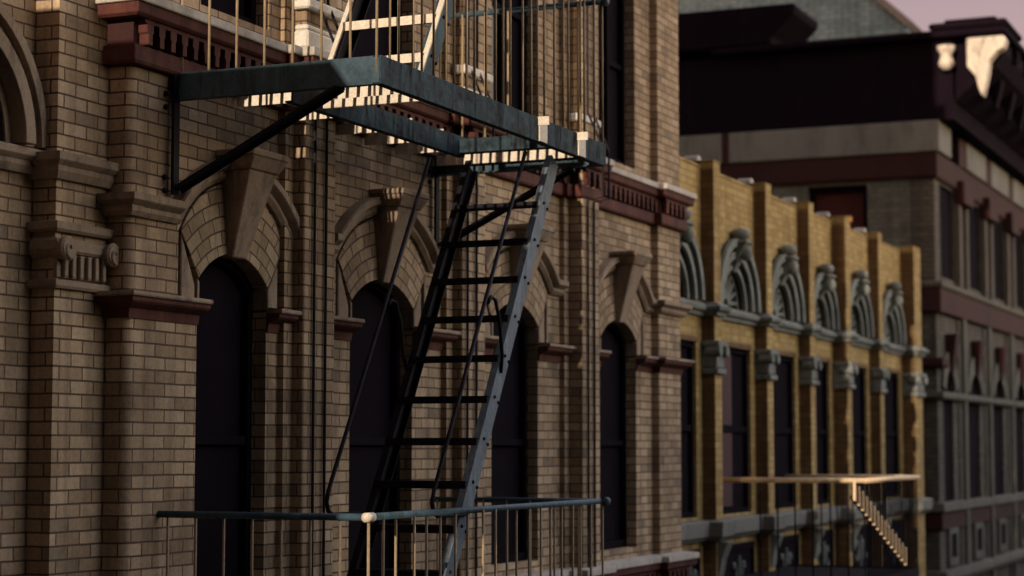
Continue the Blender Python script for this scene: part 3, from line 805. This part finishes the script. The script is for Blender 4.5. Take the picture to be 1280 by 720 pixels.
# front bays
fw = [[(GX, GROUND), (GXE, GROUND), (GXE, 4.45), (GX, 4.45)]]
NB = 12; PER = 2.48; PX = 34.38
for k in range(NB):
    x = PX + PER*(k-1)+.22
    a, b = x+.22, x+1.84
    if k == 0: a, b = 32.75, 33.96
    fw.append([(a, 2.85), (b, 2.85), (b, 4.40), (a, 4.40)])
    a2, b2 = (32.75, 33.6) if k == 0 else (x+.30, x+1.5)
    c = (a2+b2)/2
    fw.append(opening(c, (b2-a2)/2, -.9, .95, 1.30, n=10))
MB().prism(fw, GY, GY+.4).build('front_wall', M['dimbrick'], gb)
for k in range(NB):
    x = PX + PER*(k-1)+.22
    a, b = x+.22, x+1.84
    if k == 0: a, b = 32.75, 33.96
    MB().box(a-.02, b+.02, GY+.05, GY+.1, 2.83, 4.42).build('window', M['void'], gb)
    a2, b2 = (32.75, 33.6) if k == 0 else (x+.30, x+1.5)
    MB().box(a2-.02, b2+.02, GY+.05, GY+.1, -.92, 1.32).build('window', M['void'], gb)
    c = (a2+b2)/2; hw = (b2-a2)/2
    ar = MB().prism([seg_arc(c, hw+.20, 1.0, 1.62) + seg_arc(c, hw, .95, 1.30)[::-1]], GY-.06, GY+.01).build('window_arch', M['dimstone'], gb, bevel=.01)
    MB().hexa([(c-.08, GY-.10, 1.25), (c+.08, GY-.10, 1.25), (c+.08, GY, 1.25), (c-.08, GY, 1.25)], [(c-.2, GY-.2, 1.9), (c+.2, GY-.2, 1.9), (c+.2, GY, 1.9), (c-.2, GY, 1.9)]).build('keystone', M['darkterra'], ar, bevel=.01)
    MB().box(a2-.12, b2+.12, GY-.1, GY+.01, -1.02, -.90).build('sill', M['dimstone'], gb, bevel=.008)
    # pilaster group between the bays
    p0 = PX+PER*k
    m = MB(); m.box(p0-.40, p0-.22, GY-.10, GY-.001, 2.76, 4.2); m.box(p0+.24, p0+.42, GY-.10, GY-.001, 2.76, 4.2)
    m.build('pilaster_strip', M['dimstone'], gb, bevel=.01)
    MB().box(p0-.219, p0+.239, GY-.05, GY-.001, 2.76, 4.45).build('terracotta_panel', M['darkterra'], gb)
    MB().box(p0-.42, p0+.44, GY-.2, GY-.0015, 4.201, 4.6).build('pilaster_head', M['darkterra'], gb, bevel=.02)
    MB().box(p0-.12, p0+.10, GY-.09, GY-.0015, -6, 2.60).build('shaft', M['dimstone'], gb, bevel=.015)
    MB().box(p0-.38, p0+.36, GY-.03, GY-.001, -6, 2.2).build('shaft_backing', M['dimbrick'], gb, bevel=.01)
    # frieze block
    MB().box(p0-.95+1.24, p0+.95+1.24, GY-.12, GY-.0005, 4.885, 5.38).build('frieze_block', M['greystone'], gb, bevel=.02)
    MB().box(p0+.96-2.48+1.24, p0-.96+1.24, GY-.09, GY-.0005, 4.885, 5.38).build('frieze_joint', M['darkterra'], gb)
    # attic window of the storey below the sill
    f = MB().prism([[(c-.36, -1.95), (c+.44, -1.95), (c+.44, -1.3), (c-.36, -1.3)], [(c-.2, -1.82), (c+.28, -1.82), (c+.28, -1.43), (c-.2, -1.43)]], GY-.06, GY-.001).build('small_window', M['dimstone'], gb, bevel=.008)
    MB().box(c-.199, c+.279, GY-.012, GY-.002, -1.819, -1.431).build('pane', M['void'], f)
PATHG = [(GX, 19), (GX, GY), (GXE, GY)]
def gband(name, prof, mat, bev=.01): return MB().sweep_plan(PATHG, prof).build(name, mat, gb, bevel=bev)
gband('terracotta_course', [(-.3, 4.451), (.05, 4.451), (.07, 4.5), (.07, 4.88), (-.3, 4.88)], M['darkterra'])
MB().prism([[(GY-.10, 4.8805), (12.0, 4.8805), (12.0, 5.4), (GY-.10, 5.4)]], GX-.105, GX+.3, axis='x').build('frieze', M['greystone'], gb, bevel=.015)
MB().box(GX-.104, 33.25, GY-.121, GY+.1, 4.882, 5.399).build('frieze', M['greystone'], gb, bevel=.015)
MB().prism([[(9.93, 4.8807), (10.06, 4.8807), (10.06, 5.398), (9.93, 5.398)]], GX-.112, GX-.1055, axis='x').build('frieze_joint', M['darkterra'], gb)
gband('sill_course', [(0, 2.62), (.10, 2.62), (.14, 2.66), (.14, 2.73), (0, 2.75)], M['dimstone'])
gband('terracotta_course', [(0, 2.22), (.09, 2.22), (.10, 2.25), (.10, 2.618), (0, 2.618)], M['darkterra'])
gband('impost_course', [(0, .80), (.09, .80), (.12, .84), (.12, .92), (0, .93)], M['dimstone'])
MB().sweep_plan([(GX, 9), (GX, GY), (GX+.4, GY)], [(0, 1.32), (.09, 1.32), (.12, 1.36), (.12, 1.47), (0, 1.48)]).build('impost_course', M['darkterra'], gb)
gband('lower_course', [(0, -1.34), (.05, -1.34), (.06, -1.32), (.06, -1.06), (0, -1.05)], M['darkterra'])
gband('lower_sill', [(0, -1.045), (.10, -1.045), (.11, -1.03), (.10, -.90), (0, -.88)], M['dimstone'])
gband('lower_sill', [(0, -2.2), (.12, -2.2), (.15, -2.12), (.13, -2.0), (0, -1.99)], M['dimstone'])
# cornice: dark attic, overhang on the street side only, parapet
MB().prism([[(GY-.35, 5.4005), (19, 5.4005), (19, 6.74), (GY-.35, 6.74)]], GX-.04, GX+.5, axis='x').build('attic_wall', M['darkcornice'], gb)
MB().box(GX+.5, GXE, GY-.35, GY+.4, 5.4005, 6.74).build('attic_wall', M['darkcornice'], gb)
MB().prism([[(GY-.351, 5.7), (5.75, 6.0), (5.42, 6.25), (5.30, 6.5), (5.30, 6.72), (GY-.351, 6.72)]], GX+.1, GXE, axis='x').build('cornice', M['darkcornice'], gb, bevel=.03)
MB().box(GX-.25, GXE, 5.20, 10.2, 6.741, 6.86).build('cornice_slab', M['darkcornice'], gb, bevel=.03)
MB().box(GX-.28, GX+1.3, 5.17, 6.44, 6.861, 6.97).build('corner_cap', M['darkcornice'], gb, bevel=.03)
MB().box(GX-.20, GX+.9, 5.35, 6.2, 6.9705, 7.03).build('corner_cap', M['darkcornice'], gb, bevel=.025)
c0_ = None
for k in range(9):
    x = GX-.05 + k*1.24
    if c0_ is None:
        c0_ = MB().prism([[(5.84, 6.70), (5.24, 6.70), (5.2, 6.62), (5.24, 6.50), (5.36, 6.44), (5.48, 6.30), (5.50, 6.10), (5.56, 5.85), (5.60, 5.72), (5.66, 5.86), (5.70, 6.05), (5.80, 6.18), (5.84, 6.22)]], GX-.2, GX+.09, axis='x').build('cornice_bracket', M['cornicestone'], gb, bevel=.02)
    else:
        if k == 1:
            md = c0_.data.copy(); md.materials.clear(); md.materials.append(M['darkcornice'])  # remaining brackets are shaded copies, the dark put into their colour
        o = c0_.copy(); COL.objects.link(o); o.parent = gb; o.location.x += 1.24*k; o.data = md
u = MB().tube([(GX-.15, 6.18, 6.2), (GX-.15, 6.18, 6.28), (GX-.15, 6.18, 6.33), (GX-.15, 6.18, 6.45), (GX-.15, 6.18, 6.55), (GX-.15, 6.18, 6.6)], [.06, .13, .13, .09, .15, .15], 14).build('corbel_finial', M['cornicestone'], gb, smooth=True)
MB().prism([[(9.15, 6.862), (10.95, 6.862), (10.95, 7.56), (8.72, 7.56), (8.72, 7.40), (9.15, 7.0)]], GX-.2, GX+1.4, axis='x').build('attic_block', M['darkcornice'], gb, bevel=.04)
MB().prism([[(10.96, 6.75), (19, 6.75), (19, 7.45), (10.96, 7.45)]], GX-.1, GX+1.4, axis='x').build('attic_block', M['darkcornice'], gb, bevel=.04)
MB().box(GX+.5, GXE, 6.9, 19, 6.2, 6.7).build('roof', M['roof'], gb)
MB().box(GX+.4, GXE, 19, 19.4, GROUND, 6.7).build('rear_wall', M['greybrick'], gb)

gb.location = Vector(gb.location)*1.025; gb.scale = (1.025,)*3

# ------------------------------------------------------------------ tower behind
tw = thing('brick_tower', 'plain blue-grey brick tower block with sloping coping behind the dark cornice', 'building', loc=(48, 14, GROUND))
prof = [(9.56, GROUND), (24, GROUND), (24, 13.2), (13.2, 13.2), (9.56, 9.80)]
MB().prism([prof], 45, 52, axis='x').build('wall', M['towerbrick'], tw)
MB().bar((48.5, 9.48, 9.83), (48.5, 13.25, 13.35), .16, 7.3, up=(1, 0, 0)).build('coping', M['coping'], tw)

# ------------------------------------------------------------------ the other side of the street, behind the viewer
def plain_block(label, x0, x1, top, cols):
    ob = thing('brick_building', label, 'building', loc=((x0+x1)/2, -10, GROUND))
    lp = [[(x0, GROUND), (x1, GROUND), (x1, top), (x0, top)]]
    st = (x1-x0)/cols
    rows = int((top-GROUND-2)/3.7)
    for r_ in range(rows):
        for c_ in range(cols):
            x, z = x0+st*(c_+.5)-.6, GROUND+1.5+r_*3.7
            lp.append([(x, z), (x+1.2, z), (x+1.2, z+2.2), (x, z+2.2)])
    MB().prism(lp, -8.4, -8.0).build('wall', M['greybrick'], ob)
    MB().box(x0+.01, x1-.01, -20, -8.401, GROUND, top-.4).build('core', M['void'], ob)
    MB().box(x0-.1, x1+.1, -8.3, -7.7, top+.001, top+.5).build('cornice', M['coping'], ob)
plain_block('tall grey brick building on the other side of the street, left behind the viewpoint', -45, 9.5, 22, 15)
plain_block('lower grey brick building on the other side of the street, right behind the viewpoint', 10, 80, 2.5, 20)
eb = thing('brick_building', 'unseen brick block added far behind the viewpoint to shut out low sky glow', 'building', loc=(-17, -14, GROUND))
lp = [[(-32, GROUND), (4.1, GROUND), (4.1, 24), (-32, 24)]]  # added out of view to block sky glow, gap left for the sun
for r_ in range(8):
    for c_ in range(9): lp.append([(-30.5+c_*3.8, GROUND+1.5+r_*3.9), (-29.2+c_*3.8, GROUND+1.5+r_*3.9), (-29.2+c_*3.8, GROUND+3.8+r_*3.9), (-30.5+c_*3.8, GROUND+3.8+r_*3.9)])
MB().prism(lp, -15, -14.6, axis='x').build('wall', M['towerbrick'], eb)
MB().box(-24, -15.001, -31.9, 4.05, GROUND, 23.5).build('core', M['void'], eb)

# ------------------------------------------------------------------ light, sky, camera
SUN_AZ = .75; SUN_EL = 13.7      # sun low behind the viewer, almost parallel to the fronts
s = Vector((-math.cos(R(SUN_AZ))*math.cos(R(SUN_EL)), -math.sin(R(SUN_AZ))*math.cos(R(SUN_EL)), math.sin(R(SUN_EL))))
L = bpy.data.lights.new('sun', 'SUN'); L.energy = 5.0; L.angle = R(.5); L.color = (1, .84, .66)
lo = bpy.data.objects.new('sun', L); COL.objects.link(lo); lo.location = (-20, -5, 30)
lo.rotation_euler = s.to_track_quat('Z', 'Y').to_euler()

w = bpy.data.worlds.new('World'); sc.world = w; w.use_nodes = True
nt = w.node_tree; nt.nodes.clear()
wo = nt.nodes.new('ShaderNodeOutputWorld'); bg = nt.nodes.new('ShaderNodeBackground')
sky = nt.nodes.new('ShaderNodeTexSky'); sky.sky_type = 'NISHITA'; sky.sun_disc = False
sky.sun_elevation = R(SUN_EL); sky.sun_rotation = math.atan2(s.x, s.y)
sky.air_density = 1.2; sky.dust_density = 1.6; sky.ozone_density = 1.0
tcw = nt.nodes.new('ShaderNodeTexCoord'); sp = nt.nodes.new('ShaderNodeSeparateXYZ'); nt.links.new(tcw.outputs['Generated'], sp.inputs[0])
low = ramp(nt, sp.outputs[2], [(.32, 1), (.5, 0)])          # dusky pink belt opposite the sun
ahead = ramp(nt, sp.outputs[0], [(.75, 0), (.88, 1)])
belt = math_n(nt, 'MULTIPLY', low, ahead)
front = math_n(nt, 'ADD', math_n(nt, 'MULTIPLY', sp.outputs[0], .66), math_n(nt, 'MULTIPLY', sp.outputs[1], -.75))
street_fill = ramp(nt, front, [(-.1, 0), (.75, 1)])                # added sky boost across the street, out of view, filling the fronts
lift = mixc(nt, street_fill, (1.9, 1.4, 1.22), (11.0, 7.35, 5.75))
tint = mixc(nt, 1.0, sky.outputs[0], mixc(nt, belt, lift, (.95, .50, .47)), 'MULTIPLY')
nt.links.new(tint, bg.inputs[0]); bg.inputs[1].default_value = .15
nt.links.new(bg.outputs[0], wo.inputs[0])

cam = bpy.data.cameras.new('camera'); co = bpy.data.objects.new('camera', cam); COL.objects.link(co)
cam.sensor_width = 36; cam.lens = 36*2456/1280; cam.clip_end = 1000; cam.clip_start = .1
yaw = R(23.5); tilt = math.atan(200/2456)
d = Vector((math.cos(yaw)*math.cos(tilt), math.sin(yaw)*math.cos(tilt), math.sin(tilt)))
co.rotation_euler = d.to_track_quat('-Z', 'Y').to_euler(); co.location = (0, 0, 0)
cam.dof.use_dof = True; cam.dof.focus_distance = 12.0; cam.dof.aperture_fstop = 1.6
sc.camera = co
sc.view_settings.view_transform = 'Standard'; sc.view_settings.look = 'None'
sc.view_settings.exposure = 0; sc.view_settings.gamma = 1
sc.render.engine = 'CYCLES'
try: sc.cycles.use_denoising = True
except Exception: pass
